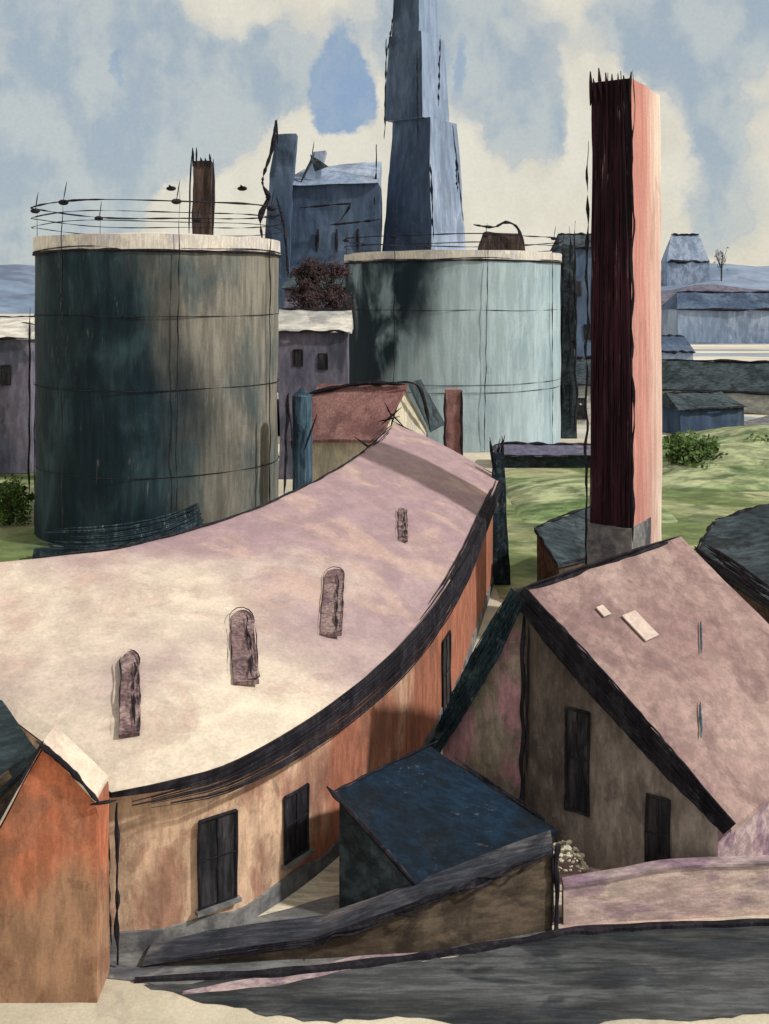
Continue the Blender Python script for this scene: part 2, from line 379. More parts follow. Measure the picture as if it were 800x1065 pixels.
# windows in the curved wall
def wall_frame(px, pts):
    best = min(range(len(pts) - 1), key=lambda i: abs(400 + F * pts[i].x / pts[i].y - px))
    p = pts[best]; d = (pts[best + 1] - pts[max(0, best - 1)]); d.z = 0; d.normalize()
    n = Vector((d.y, -d.x, 0))
    if n.y > 0 and n.x < 0: n = -n
    return p, d, n
def window(parent, p, d, n, z0, z1, w, frame_mat=ink, bars=True, sill=None, proud=.03, arch=False, pane_mat=None):
    p = Vector((p.x, p.y, 0)); d = Vector(d); n = Vector(n)
    def outline(hw, a, b, arch_):
        pts = [p - d * hw + Vector((0, 0, a)), p + d * hw + Vector((0, 0, a)), p + d * hw + Vector((0, 0, b - (hw if arch_ else 0)))]
        if arch_:
            for k in range(1, 6):
                an = math.pi * k / 6; pts.append(p + d * hw * math.cos(an) + Vector((0, 0, b - hw + hw * math.sin(an))))
        pts.append(p - d * hw + Vector((0, 0, b - (hw if arch_ else 0))))
        return pts
    f = bmesh.new(); o = outline(w / 2, z0, z1, arch)
    for a, b in zip(o, o[1:] + o[:1]): line(f, a + n * (proud + .03), b + n * (proud + .03), .045, taper=False)
    if bars:
        line(f, p + n * (proud + .035) + Vector((0, 0, z0)), p + n * (proud + .035) + Vector((0, 0, z1)), .025, taper=False)
        zc = (z0 + z1) / 2 + .1; line(f, p - d * w * .48 + n * (proud + .035) + Vector((0, 0, zc)), p + d * w * .48 + n * (proud + .035) + Vector((0, 0, zc)), .022, taper=False)
    fo = obj('window', f, frame_mat, parent)
    b = bmesh.new(); o = outline(w / 2 - .01, z0, z1, arch); slab(b, [q + n * .004 for q in o], n * proud); hand(b, .5, 14)
    obj('pane', b, pane_mat or M['pane'], fo)
    if sill:
        b = bmesh.new(); dv, nv = tuple(d), tuple(n)
        c = p + n * .1; box(b, c, dv, nv, w / 2 + .1, .1, z0 - .12, z0 - .02); hand(b, .3, 20); obj('sill', b, sill, fo)
    return fo
for px, y0, y1, w in ((228, 848, 938, 1.15), (312, 822, 890, 1.1), (464, 662, 742, 1.6)):
    p, d, n = wall_frame(px, W); Y = p.y
    window(cb, p, d, n, H - (y1 - HY) * Y / F, H - (y0 - HY) * Y / F, w, sill=M['pave'], bars=True)
# upright roof ventilators
def roofpoint(px, py):
    best = None
    for i in range(84):
        for t in range(1, 40):
            q = lerpz(E[i], RR[i], t / 40); s = abs(400 + F * q.x / q.y - px) + abs(HY + F * (H - q.z) / q.y - py)
            if best is None or s < best[0]: best = (s, q)
    return best[1]
for px, y0, y1, w in ((133, 688, 772, .6), (252, 642, 716, .85), (348, 596, 662, .8), (418, 532, 564, .42)):
    lo, hi = roofpoint(px, y1), roofpoint(px, y0); d = (hi - lo).normalized(); L = (hi - lo).length; hh = w / 2 * .95
    sx_ = d.cross(Vector((0, 0, 1))).normalized(); up = sx_.cross(d).normalized(); up = up if up.z > 0 else -up
    outl = [lo - sx_ * hh, lo + sx_ * hh]
    for k in range(9):
        a = math.pi * k / 8; outl.append(lo + d * (L - hh) + sx_ * hh * math.cos(a) + d * hh * math.sin(a) * 1.6)
    outl = [q + up * .06 for q in outl]
    b = bmesh.new(); slab(b, outl, up * .12); hand(b, 1.4, 9, waves=2); v = obj('rooflight', b, M['vent'], cb)
    b = bmesh.new(); oo = [q + up * .2 for q in outl]
    tube(b, resample(oo + oo[:1], 40), .014, vary=1.4, wob=.05)
    tube(b, resample([lo + up * .27 + sx_ * hh * .5, lo + d * L * .93 + up * .27 + sx_ * hh * .4], 20), .03, vary=1.2, wob=.1)
    obj('glazing_frame', b, ink, v)
# drainpipe at the near corner and plinth
b = bmesh.new(); p0 = E[0] + Vector((.2, -.15, 0)); line(b, (p0.x, p0.y, 4.4), (p0.x + .05, p0.y - .1, .1), .055, n=22, vary=.8, wob=.06)
line(b, (p0.x - .22, p0.y, 3.9), (p0.x - .12, p0.y - .1, .6), .025, n=22, vary=.8, wob=.06)
obj('drainpipe', b, ink, cb)
b = bmesh.new(); pr = None
for i in range(0, 85):
    w = W[i]; n = -inward(i); top = .55 + .3 * noise.noise(Vector((i * .3, 7, 7)))
    cur = [b.verts.new(w + n * .06 + Vector((0, 0, -w.z))), b.verts.new((w.x + n.x * .06, w.y + n.y * .06, top)), b.verts.new((w.x - n.x * .03, w.y - n.y * .03, top + .03))]
    if pr:
        for j in range(2): b.faces.new((pr[j], cur[j], cur[j + 1], pr[j + 1]))
    pr = cur
obj('plinth', b, M['pave'], cb)

# far-end dark post with a spiky top
e = W[-1]
t = thing('tarred_post', 'tall black tarred post with a splintered top at the far end of the curved hall', 'post', (e.x + .15, e.y - .9, 0))
b = bmesh.new(); base = Vector((e.x + .15, e.y - .9, 0))
box(b, base, (1, 0, 0), (0, 1, 0), .72, .4, 0, 8.3, .45); hand(b, 1.2, 10); obj('shaft', b, inkteal, t)
b = bmesh.new()
for k in range(9):
    a = base + Vector((random.uniform(-.35, .35), random.uniform(-.3, .3), 7.2)); line(b, a, a + Vector((random.uniform(-.5, .5), 0, random.uniform(1.0, 2.2))), .06)
obj('splinters', b, ink, t)

# ================================================================== BRICK GABLE (left foreground)
Yg = 27.0
gb = thing('brick_gable_house', 'small red brick gable house at the near left corner with black bargeboards', 'house', (-9, Yg, 0))
def gp(px, py, dy=0): p = av(px, py, Yg); p.y += dy; return p
prof = [gp(-45, 1043), gp(101, 1043), gp(100, 836), gp(46, 776), gp(0, 862), gp(-45, 925)]
for p in (prof[0], prof[1]): p.z = 0
b = bmesh.new(); prism(b, prof, [Vector((p.x, p.y + 1.2 if i in (1, 2) else p.y + .9, p.z)) for i, p in enumerate(prof)]); hand(b, .9, 20); obj('wall', b, M['brickred'], gb)
b = bmesh.new()
for a, c in ((prof[3], prof[2]), (prof[3], prof[4]), (prof[4], prof[5])):
    up = Vector((0, 0, .07)); slab(b, [a + up + Vector((0, -.1, 0)), c + up + Vector((0, -.1, 0)), c + up + Vector((0, 1.2 if c is prof[2] else 3.0, 0)), a + up + Vector((0, .9, 0))], (0, 0, .1))
hand(b, .5, 20); obj('roof', b, M['roofpink'], gb)
b = bmesh.new()
tube(b, smooth_path([prof[3] + Vector((-.15, -.16, .2)), prof[3].lerp(prof[2], .5) + Vector((0.05, -.16, .2)), prof[2] + Vector((.12, -.16, .1))], 20), .07, vary=.5)
tube(b, smooth_path([prof[3] + Vector((.03, -.16, .2)), prof[3].lerp(prof[4], .6) + Vector((0, -.16, .2)), prof[4].lerp(prof[5], .5) + Vector((0, -.16, .15))], 24), .045, vary=.5)
line(b, prof[2] + Vector((-.1, -.16, .05)), prof[2] + Vector((.55, -.1, .12)), .04)
obj('bargeboard', b, ink, gb)

# dark lean-to behind the gable, far left
lt = thing('slate_lean_to', 'dark blue slate lean-to roof at the left edge behind the red gable', 'shed', (-13, 31, 0))
a = [at(-70, 716, 6.0), at(2, 733, 5.9), at(42, 790, 5.6), at(-20, 850, 4.6), at(-90, 870, 4.4)]
b = bmesh.new(); slab(b, a, (0, 0, .14)); hand(b, 1, 20); obj('roof', b, M['slate'], lt)
b = bmesh.new(); prism(b, [(p.x, p.y, 0) for p in a], [p - Vector((0, 0, .02)) for p in a]); obj('wall', b, M['brown'], lt)

# ================================================================== RIGHT HOUSE
A = Vector((4.6, 34.7, 0)); wd = Vector((5.8, -3.9, 0)).normalized(); rd = Vector((7.2, 7.6, 0)).normalized()
zp = 8.25; wR = 6.3; wL = 3.1; LEN = 10.6
rh = thing('mauve_roofed_house', 'steep gabled house with mauve roof and dark brown gable wall at the right', 'house', A)
lowR = A + wd * wR; lowL = A - wd * wL
zR, zL = 2.8, 2.7
b = bmesh.new()
poly(b, [A, lowR, lowR + Vector((0, 0, zR)), A + Vector((0, 0, zp - .05))])
far = rd * LEN
hand(b, .6, 30); obj('gable_wall', b, M['gable'], rh)
b = bmesh.new(); poly(b, [lowR, lowR + far, lowR + far + Vector((0, 0, zR)), lowR + Vector((0, 0, zR))]); hand(b, .6, 30); obj('eave_wall', b, M['lilaccap'], rh)
b = bmesh.new(); poly(b, [A + far, lowR + far, lowR + far + Vector((0, 0, zR)), A + far + Vector((0, 0, zp - .05))]); obj('rear_wall', b, M['gable'], rh)
b = bmesh.new()
poly(b, [lowL, A, A + Vector((0, 0, zp - .05)), lowL + Vector((0, 0, zL))])
poly(b, [lowL, lowL + far, lowL + far + Vector((0, 0, zL)), lowL + Vector((0, 0, zL))])
poly(b, [lowL + far, A + far, A + far + Vector((0, 0, zp - .05)), lowL + far + Vector((0, 0, zL))])
hand(b, .6, 30); obj('side_wall', b, M['gablepink'], rh)
b = bmesh.new(); up = Vector((0, 0, .04)); ov = -rd * .25
P0 = A + Vector((0, 0, zp)); P1 = lowR + wd * .5 + Vector((0, 0, zR - .4))
slab(b, [P0 + ov + up, P1 + ov + up, P1 + far + up, P0 + far + up], (0, 0, .14)); hand(b, .8, 26); obj('roof', b, M['mauve'], rh)
b = bmesh.new(); P2 = lowL - wd * .15 + Vector((0, 0, zL - .25))
slab(b, [P0 + ov + up, P2 + ov + up, P2 + far + up, P0 + far + up], (0, 0, .14)); hand(b, .8, 26); obj('rear_roof', b, M['slate'], rh)
def boards(pa, pb, wdt, n, r, **k):
    bb = bmesh.new(); u = (pb - pa).normalized(); v = u.cross(rd).normalized()
    slab(bb, [pa + v * wdt * .42 - rd * .31, pb + v * wdt * .30 - rd * .31, pb - v * wdt * .30 - rd * .31, pa - v * wdt * .42 - rd * .31], -rd * .05)
    strands(bb, [p - rd * .40 for p in resample([pa, pb], 36)], v * wdt, n, r, .10, depth=rd * .2)
    return bb
bb = boards(P0 + Vector((0, 0, .1)), P1 + Vector((0, 0, .2)), .95, 20, .04); obj('bargeboard', bb, ink, rh)
bb = boards(P0 + Vector((0, 0, .1)), P2, .8, 15, .04); obj('bargeboard', bb, inkteal, rh)
b = bmesh.new()
strands(b, [p + Vector((0, 0, .22)) for p in resample([P0 - rd * .5, P0 + far], 36)], (.3, -.3, .35), 12, .04, .2)
tube(b, [p + Vector((0, 0, .16)) for p in resample([P0 - rd * .5, P0 + far * .95], 30)], .11, wob=.08)
obj('ridge_cap', b, ink, rh)
nrm = Vector((wd.y, -wd.x, 0)); nrm = nrm if nrm.y < 0 else -nrm
def gw(px, y0, y1, w, name='window'):
    best = min(range(200), key=lambda k: abs(400 + F * (A + wd * wR * k / 200).x / (A + wd * wR * k / 200).y - px))
    p = A + wd * wR * best / 200
    window(rh, p, wd, nrm, H - (y1 - HY) * p.y / F, H - (y0 - HY) * p.y / F, w, bars=True, proud=.05)
gw(602, 738, 844, .8); gw(685, 828, 912, .7)
b = bmesh.new(); c = A + nrm * .07; line(b, c + Vector((0, 0, zp - .6)), c + Vector((-.05, 0, .2)), .07, n=26); line(b, c + wd * .16 + Vector((0, 0, zp - 1)), c + wd * .12 + Vector((0, 0, 2.5)), .04, n=20); obj('drainpipe', b, ink, rh)
def onroof(px, py):      # point of the right slope seen at this pixel
    nn = (P1 - P0).cross(far).normalized(); d = Vector(((px - 400) / F, 1, -(py - HY) / F)); o = Vector((0, 0, H))
    return o + d * ((P0 - o).dot(nn) / d.dot(nn))
sd = (P1 - P0).normalized()
nn = (P1 - P0).cross(far).normalized(); nn = nn if nn.z > 0 else -nn
for px, py, hw, hl in ((662, 655, .42, .55), (624, 640, .22, .2)):
    q = onroof(px, py) + nn * .2; b = bmesh.new()
    slab(b, [q - sd * hl - rd * hw, q + sd * hl - rd * hw, q + sd * hl + rd * hw, q - sd * hl + rd * hw], nn * .05); hand(b, .6, 10)
    s = obj('skylight', b, M['roofpink'], rh)
for px, y0, y1 in ((725, 650, 684), (724, 735, 772)):
    b = bmesh.new(); line(b, onroof(px, y0) + nn * .24, onroof(px, y1) + nn * .24, .035, n=8); obj('snow_rail', b, M['bluepipe'], rh)

# ================================================================== BLUE SHED + RAMP (foreground centre)
sh = thing('blue_roofed_shed', 'low shed with a deep ink blue slate roof below the curved hall', 'shed', (1.5, 31, 0))
a = [at(431, 924, 1.4), at(580, 868, 1.7), at(446, 779, 3.5), at(347, 829, 3.3)]
b = bmesh.new(); slab(b, a, (0, 0, .12)); hand(b, .8, 22); obj('roof', b, M['blueroof'], sh)
b = bmesh.new(); prism(b, [(p.x, p.y, 0) for p in a], [p - Vector((0, 0, .02)) for p in a]); hand(b, .3, 30)
for v in b.verts: v.co.x += (1.9 - v.co.x) * .05; v.co.y += (31 - v.co.y) * .05
obj('wall', b, M['slate'], sh)
b = bmesh.new(); up = Vector((0, 0, .16))
tube(b, smooth_path([a[3] + up + Vector((-.2, 0, .15)), a[3].lerp(a[0], .5) + up, a[0] + up], 24), .075, vary=.5)
tube(b, smooth_path([a[3] + up, a[3].lerp(a[2], .5) + up, a[2] + up + Vector((.3, 0, .1))], 20), .04, vary=.6)
strands(b, [p + up for p in resample([a[2], a[1]], 22)], (.12, 0, .15), 5, .03, .15)
obj('roof_edge', b, ink, sh)

rp = thing('sloping_ramp', 'grey ramp rising to the right over a brown wall beside the road', 'ramp', (0, 29, 0))
low = [at(150, 1003, .05), at(330, 998, 0), at(440, 992, 0), at(574, 968, 0)]
zt = [.06, .52, 1.42, 2.27]
top = [Vector((p.x, p.y, z)) for p, z in zip(low, zt)]
back = [p + Vector((.1, .95, .0)) for p in top]
b = bmesh.new()
for i in range(3):
    poly(b, [Vector((low[i].x, low[i].y, 0)), Vector((low[i + 1].x, low[i + 1].y, 0)), top[i + 1], top[i]])
    poly(b, [Vector((back[i].x, back[i].y, 0)), Vector((back[i + 1].x, back[i + 1].y, 0)), back[i + 1], back[i]])
poly(b, [Vector((low[3].x, low[3].y, 0)), Vector((back[3].x, back[3].y, 0)), back[3], top[3]])
hand(b, .8, 24); obj('wall', b, M['brown'], rp)
b = bmesh.new()
for i in range(3): slab(b, [top[i] + Vector((0, -.12, .01)), top[i + 1] + Vector((0, -.12, .01)), back[i + 1] + Vector((0, .02, .01)), back[i] + Vector((0, .02, .01))], (0, 0, .12))
bmesh.ops.remove_doubles(b, verts=b.verts[:], dist=.001); hand(b, .9, 22); obj('deck', b, M['ramp'], rp)
b = bmesh.new(); tp = resample([p + Vector((0, -.16, .1)) for p in top[1:]], 40); tube(b, tp, .045, vary=.9, wob=.12)
tube(b, resample([p + Vector((.1, -.2, .02)) for p in top[1:]], 40), .03, vary=.9, wob=.2)
strands(b, resample([p + Vector((0, -.17, .06)) for p in top], 60), (0, 0, .22), 6, .022, .25)
obj('edge_rail', b, ink, rp)
pz = top[3] + Vector((.12, -.1, 0)); b = bmesh.new()
line(b, (pz.x, pz.y, 0), (pz.x + .02, pz.y, 2.5), .075, n=14, taper=False); line(b, (pz.x - .13, pz.y, .2), (pz.x - .1, pz.y, 2.4), .035, n=14)
line(b, (pz.x - .25, pz.y, .04), (pz.x + .15, pz.y, .05), .07, n=6)
tag(obj('ramp_post', b, ink), 'short black post standing at the high end of the brown ramp wall', 'post')

# kerb
b = bmesh.new()
kp = resample([Vector((*g(x, y), .06)) for x, y in ((140, 1022), (300, 1014), (420, 1000), (520, 985), (600, 970), (700, 965), (960, 957))], 120)
for i in range(len(kp) - 1):
    pass
kr = []
for i, p in enumerate(kp):
    w = .11 + .09 * noise.noise(Vector((i * .17, 0, 2))); w *= 1.0 if i > 12 else .4 + i * .05
    yy = .05 * noise.noise(Vector((i * .2, 4, 2)))
    kr.append([b.verts.new((p.x, p.y - w + yy, -.02)), b.verts.new((p.x, p.y - w + yy, .12)), b.verts.new((p.x, p.y + w + yy, .12)), b.verts.new((p.x, p.y + w + yy, -.02))])
for u, v in zip(kr, kr[1:]):
    for k in range(3): b.faces.new((u[k], v[k], v[k + 1], u[k + 1]))
b.faces.new(kr[0]); b.faces.new(kr[-1][::-1])
obj('kerb', b, ink, kind='structure')
b = bmesh.new(); s1 = resample([Vector((*g(x, y), .034)) for x, y in ((190, 1034), (300, 1018), (420, 990), (540, 966), (600, 955))], 40)
pr = None
for i, p in enumerate(s1):
    w = (.28 + .12 * noise.noise(Vector((i * .3, 1, 8)))) * math.sin(math.pi * (i + 1) / 42) ** .5; cur = [b.verts.new(p + Vector((0, -w, 0))), b.verts.new(p + Vector((0, w, 0)))]
    if pr: b.faces.new((pr[0], cur[0], cur[1], pr[1]))
    pr = cur
obj('verge_strip', b, M['lilaccap'], kind='structure')
lw = thing('yard_wall', 'low lilac pink yard wall with mauve coping in front of the brown gable', 'wall', (8, 30.6, 0))
pts_ = [at(586, 963, 0), at(690, 957, 0), at(790, 953, 0), at(960, 948, 0)]
b = bmesh.new()
for i in range(3):
    p, q = pts_[i], pts_[i + 1]; h0, h1 = (1.1, 1.45, 1.5, 1.4)[i:i + 2]
    prism(b, [p, q, q + Vector((0, .3, 0)), p + Vector((0, .3, 0))], [p + Vector((0, 0, h0)), q + Vector((0, 0, h1)), q + Vector((0, .3, h1)), p + Vector((0, .3, h0))])
hand(b, .9, 20); obj('masonry', b, M['lilac'], lw)
b = bmesh.new()
for i in range(3):
    p, q = pts_[i], pts_[i + 1]; h0, h1 = (1.11, 1.46, 1.51, 1.41)[i:i + 2]
    slab(b, [p + Vector((0, -.06, h0)), q + Vector((0, -.06, h1)), q + Vector((0, .36, h1)), p + Vector((0, .36, h0))], (0, 0, .08))
hand(b, 1.0, 16); obj('coping', b, M['lilaccap'], lw)
# rubble at the corner between shed and house
b = bmesh.new(); rc = at(575, 860, .8); 
for k in range(150):
    q = Vector((5.55 + random.gauss(0, .5), 32.6 + random.gauss(0, .3), 0)); q.z = max(0, 1.25 - ((q.x - 5.55) ** 2 + (q.y - 32.6) ** 2) * 1.5) * random.uniform(.6, 1)
    bmesh.ops.create_icosphere(b, subdivisions=1, radius=random.uniform(.04, .11), matrix=Matrix.Translation(q) @ Matrix.Rotation(random.random() * 6, 4, 'X') @ Matrix.Diagonal((1, .7, .6, 1)))
hand(b, 1.2, 20, L=.5, waves=6)
tag(obj('rubble_heap', b, M['creamwall']), 'heap of pale rubble between the blue-roofed shed and the brown gable wall', 'rubble')['kind'] = 'stuff'

# ================================================================== GAS HOLDERS
def circ(c, r, z, n=96, a0=0): return [Vector((c.x + r * math.cos(a0 + 2 * math.pi * k / n), c.y + r * math.sin(a0 + 2 * math.pi * k / n), z)) for k in range(n)]
def ringtube(bm, c, r, z, rad, n=90, amp=.05):
    P = circ(c, r, z, n); P = [p + noise.noise_vector(p * .12) * amp for p in P]; P.append(P[0].copy()); tube(bm, P, rad, vary=.8, taper=False, sides=5)
def drum(b, c, r, z0, z1, nseg=96, nz=14, top=True, r1=None):
    prev = None
    for j in range(nz + 1):
        z = z0 + (z1 - z0) * j / nz; ring = [b.verts.new(p) for p in circ(c, r if r1 is None else r + (r1 - r) * j / nz, z, nseg)]
        if prev:
            for k in range(nseg): b.faces.new((prev[k], prev[(k + 1) % nseg], ring[(k + 1) % nseg], ring[k]))
        prev = ring
    return prev
def cone(b, ring, apex):
    a = b.verts.new(apex)
    for k in range(len(ring)): b.faces.new((ring[k], ring[(k + 1) % len(ring)], a))
def gasholder(label, cx, cy, r, zt, mat, ncol, phase, rings_z, rails, colr, zcol, verts_a, amp):
    c = Vector((cx, cy, 0)); t = thing('gas_holder', label, 'gas tank', c)
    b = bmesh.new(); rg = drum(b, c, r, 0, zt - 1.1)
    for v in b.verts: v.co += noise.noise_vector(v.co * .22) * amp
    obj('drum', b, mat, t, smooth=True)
    b = bmesh.new(); rg = drum(b, c, r + .12, zt - 1.15, zt - .05, nz=2); cone(b, rg, Vector((cx, cy, zt + .6)))
    lo = [b.verts.new(p) for p in circ(c, r - .2, zt - 1.15)]
    for v in b.verts: v.co += noise.noise_vector(v.co * .22) * amp
    bmesh.ops.delete(b, geom=lo, context='VERTS')
    obj('rim', b, M['white'], t)
    b = bmesh.new()
    for z in rings_z: ringtube(b, c, r + .05, z, .028, amp=amp)
    ringtube(b, c, r + .16, zt - 1.2, .10, amp=amp); ringtube(b, c, r + .16, zt - 1.0, .05, amp=amp * 2)
    obj('seam_ring', b, ink, t)
    b = bmesh.new()
    for z, rr in rails: ringtube(b, c, r + .25, z, rr, amp=amp * 2)
    obj('guard_rail', b, ink, t)
    for k in range(ncol):
        a = phase + 2 * math.pi * k / ncol; p = Vector((cx + (r + .3) * math.cos(a), cy + (r + .3) * math.sin(a), 0))
        b = bmesh.new(); line(b, p, p + Vector((random.uniform(-.2, .5), 0, zcol + random.uniform(-.4, .6))), colr, n=40, vary=.8, wob=.12)
        col = obj('guide_column', b, ink, t)
        b = bmesh.new(); bmesh.ops.create_icosphere(b, subdivisions=2, radius=.26, matrix=Matrix.Translation(p + Vector((.1, 0, zcol - .3))) @ Matrix.Diagonal((1.5, 1, .8, 1)))
        line(b, p + Vector((.1, 0, zcol - .3)), p + Vector((.35, 0, zcol + 1.2)), .04); hand(b, .5, 20)
        obj('column_cap', b, ink, col)
    return t, c
random.seed(3)
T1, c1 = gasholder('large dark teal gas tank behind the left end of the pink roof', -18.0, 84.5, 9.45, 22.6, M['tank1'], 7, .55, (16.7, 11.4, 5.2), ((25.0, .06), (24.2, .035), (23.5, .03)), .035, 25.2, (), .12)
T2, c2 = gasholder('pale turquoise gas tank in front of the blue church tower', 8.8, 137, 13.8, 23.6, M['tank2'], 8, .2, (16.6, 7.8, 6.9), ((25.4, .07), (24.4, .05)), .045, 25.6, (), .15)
# ladder stair tower at the right side of the second tank
t = thing('stair_tower', 'narrow dark stair shaft against the right side of the turquoise tank', 'stair tower', (23.4, 137, 0))
b = bmesh.new(); box(b, (23.6, 136.5), (1, 0, 0), (0, 1, 0), 1.0, 1.2, 0, 25, .7); hand(b, 1.6, 12); obj('shaft', b, M['slate'], t)
b = bmesh.new()
for dx in (-.9, 0.2, .9): line(b, (23.6 + dx, 135.1, 1), (23.6 + dx * .8, 135.2, 27 + dx), .14, n=30, vary=.9, wob=.3)
obj('rail', b, ink, t)
# dark cabin on top of second tank
t = thing('roof_cabin', 'dark crooked cabin standing on top of the turquoise tank', 'cabin', (15, 134, 24))
b = bmesh.new(); box(b, (14.6, 133), (1, .1, 0), (-.1, 1, 0), 2.9, 1.6, 23.4, 26.4, .8); hand(b, 3, 10); obj('body', b, M['brownstack'], t)
b = bmesh.new(); tube(b, smooth_path([(11, 131, 27.1), (13.5, 131, 26.8), (15, 131, 27.4), (16.4, 131, 26.8), (17.2, 131, 24.8)], 24), .17, vary=.6); obj('roof_edge', b, ink, t)
# brown stack behind tank one
t = thing('brown_chimney', 'short thick brown chimney rising behind the dark teal tank', 'chimney', (-17, 99, 0))
b = bmesh.new(); box(b, (-17, 99), (1, 0, 0), (0, 1, 0), 1.0, .9, 0, 30.8, .85); hand(b, 1.8, 9); obj('shaft', b, M['brownstack'], t)
b = bmesh.new()
line(b, (-15.9, 97.9, 24), (-15.8, 97.9, 30.9), .09); line(b, (-18.1, 97.9, 24), (-17.9, 97.9, 31.2), .08)
for k in range(5): line(b, (-17.8 + k * .4, 98.2, 30.2), (-17.9 + k * .4, 98.2, 31.0 + random.random()), .12)
obj('cap', b, ink, t)

# dark teal bund at the foot of tank one
t = thing('curved_bund', 'black curved earth bund in front of the dark teal tank', 'embankment', (-18, 74, 0))
b = bmesh.new(); bp = smooth_path([at(36, 574, .4), at(110, 576, .6), at(180, 561, 1.0), at(252, 524, 2.2)], 50)
prev = None
for i, p in enumerate(bp):
    s = math.sin(math.pi * (i + 2) / 53) ** .5; w = 1.3 * s
    cur = [b.verts.new((p.x, p.y - w, 0)), b.verts.new((p.x, p.y - w * .3, p.z + .5 * s)), b.verts.new((p.x, p.y + w * .3, p.z + .6 * s)), b.verts.new((p.x, p.y + w, 0))]
    if prev:
        for k in range(3): b.faces.new((prev[k], cur[k], cur[k + 1], prev[k + 1]))
    prev = cur
hand(b, 1.0, 14)
tag(t, 'black curved earth bund in front of the dark teal tank', 'embankment'); obj('mound', b, inkteal, t)
b = bmesh.new(); strands(b, [p + Vector((0, -.5, 1.0)) for p in bp], (0, .4, 1.8), 14, .07, .25); obj('sleepers', b, inkteal, t)

# ================================================================== BIG CHIMNEY
Yc = 55.0; cc = Vector(((658 - 400) * Yc / F, Yc + 1.2, 0))
ch = thing('brick_chimney', 'tall square brick chimney, shade painted black on its left face and salmon red on its right', 'chimney', cc)
ang = 36 - 13
ca, sa = math.cos(R(ang + 13)), math.sin(R(ang + 13))
n1 = Vector((-math.sin(R(30)), -math.cos(R(30)), 0)); n2 = Vector((math.cos(R(30)), -math.sin(R(30)), 0))
hs1, hs2 = 1.12, 1.12
zt = H + 222 * Yc / F
b = bmesh.new(); box(b, cc, tuple(n2), tuple(-n1), 1.12, 2.75, 0, zt, .94); hand(b, .9, 18)
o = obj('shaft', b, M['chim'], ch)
o.data.materials.append(M['chim_shade'])
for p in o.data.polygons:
    if p.normal.dot(n1) > .6: p.material_index = 1  # left face takes the brick colour with shade painted in
b = bmesh.new()
fc = cc + n1 * 2.72
strands(b, [Vector((fc.x, fc.y, z)) for z in [1 + k * (zt - .6) / 50 for k in range(51)]], n2 * 2.0, 16, .07, .08)
for k in range(8): q = fc + n2 * (-1.1 + k * .3); line(b, (q.x, q.y, zt - 1.2), (q.x + random.uniform(-.15, .15), q.y, zt + random.uniform(.1, .7)), .09)
obj('shade_strands', b, M['chim_shade'], ch)  # dark strands deepen the painted shade on the left face
b = bmesh.new(); q = cc + n1 * 2.85 - n2 * 1.3
line(b, (q.x, q.y, 3), (q.x + .1, q.y, zt - 3), .06, n=60, vary=.9, wob=.15); q = cc + n1 * 2.85 + n2 * 1.15
line(b, (q.x, q.y, 3), (q.x, q.y, zt + .4), .05, n=60, vary=.9, wob=.15)
obj('lightning_rod', b, ink, ch)
b = bmesh.new(); box(b, cc + n1 * 1.2, tuple(n2), tuple(-n1), 1.2, 1.75, 0, 6.4, .98); hand(b, 1.2, 12); obj('base', b, M['pave'], ch)

# slender red chimney
t = thing('slender_chimney', 'slender maroon chimney rising behind the right end of the pink roof', 'chimney', (5.2, 76, 0))
b = bmesh.new(); p = av(471, 405, 76); box(b, p, (1, 0, 0), (0, 1, 0), .58, .5, 0, p.z, .95); hand(b, .8, 10); obj('shaft', b, M['maroon'], t)
b = bmesh.new(); line(b, (p.x - .6, p.y - .55, p.z - .2), (p.x - .6, p.y - .55, 6), .09, n=24); line(b, (p.x + .62, p.y - .55, p.z), (p.x + .6, p.y - .55, 4.5), .09, n=24); obj('iron_strap', b, ink, t)

# ================================================================== CHURCH
Yt = 215.0
cu = thing('church', 'blue grey church with a tall stepped tower and dark nave behind the tanks', 'church', (8, Yt, 0))
def zpx(py, Y=Yt): return H + (HY - py) * Y / F
def X(px, Y=Yt): return (px - 400) * Y / F
tx = X(440); sc = Yt / F
n1t = Vector((-math.sin(R(32)), -math.cos(R(32)), 0)); n2t = Vector((math.cos(R(32)), -math.sin(R(32)), 0))
def tower_piece(name, px0, px1, y0, y1, taper, par, split=.55, tt=None):
    w = (px1 - px0) * sc; h1 = w * split / math.cos(R(32)) / 2; h2 = w * (1 - split) / math.sin(R(32)) / 2
    c = Vector((X((px0 + px1) / 2), Yt, 0)); b = bmesh.new()
    box(b, c, tuple(n2t), tuple(-n1t), h1, h2, zpx(y0), zpx(y1), taper); hand(b, 1.5, 14)
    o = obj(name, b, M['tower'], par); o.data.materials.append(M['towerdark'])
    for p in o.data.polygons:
        if p.normal.dot(n1t) > .6: p.material_index = 1  # left faces get the dark blue as painted shade, right ones a lit pale blue
    return o, c, h1, h2
tw, c_, h1, h2 = tower_piece('tower', 388, 496, 392, 128, .62, cu)
tower_piece('belfry', 400, 468, 128, 40, .88, tw)
tower_piece('upper_stage', 407, 458, 40, -60, .72, tw)
tower_piece('spire', 416, 448, -60, -260, .05, tw)
b = bmesh.new()
for (x0, y0), (x1, y1) in (((402, 40), (400, 145)), ((434, 52), (435, 145)), ((458, 36), (456, 110)), ((392, 150), (388, 255)), ((448, 170), (451, 248)), ((471, 130), (482, 230)), ((474, 165), (476, 200)), ((412, 0), (402, 60))):
    line(b, av(x0, y0, Yt - 11), av(x1, y1, Yt - 11), .13, n=30, vary=1.0, wob=.16)
obj('iron_conductor', b, ink, tw)
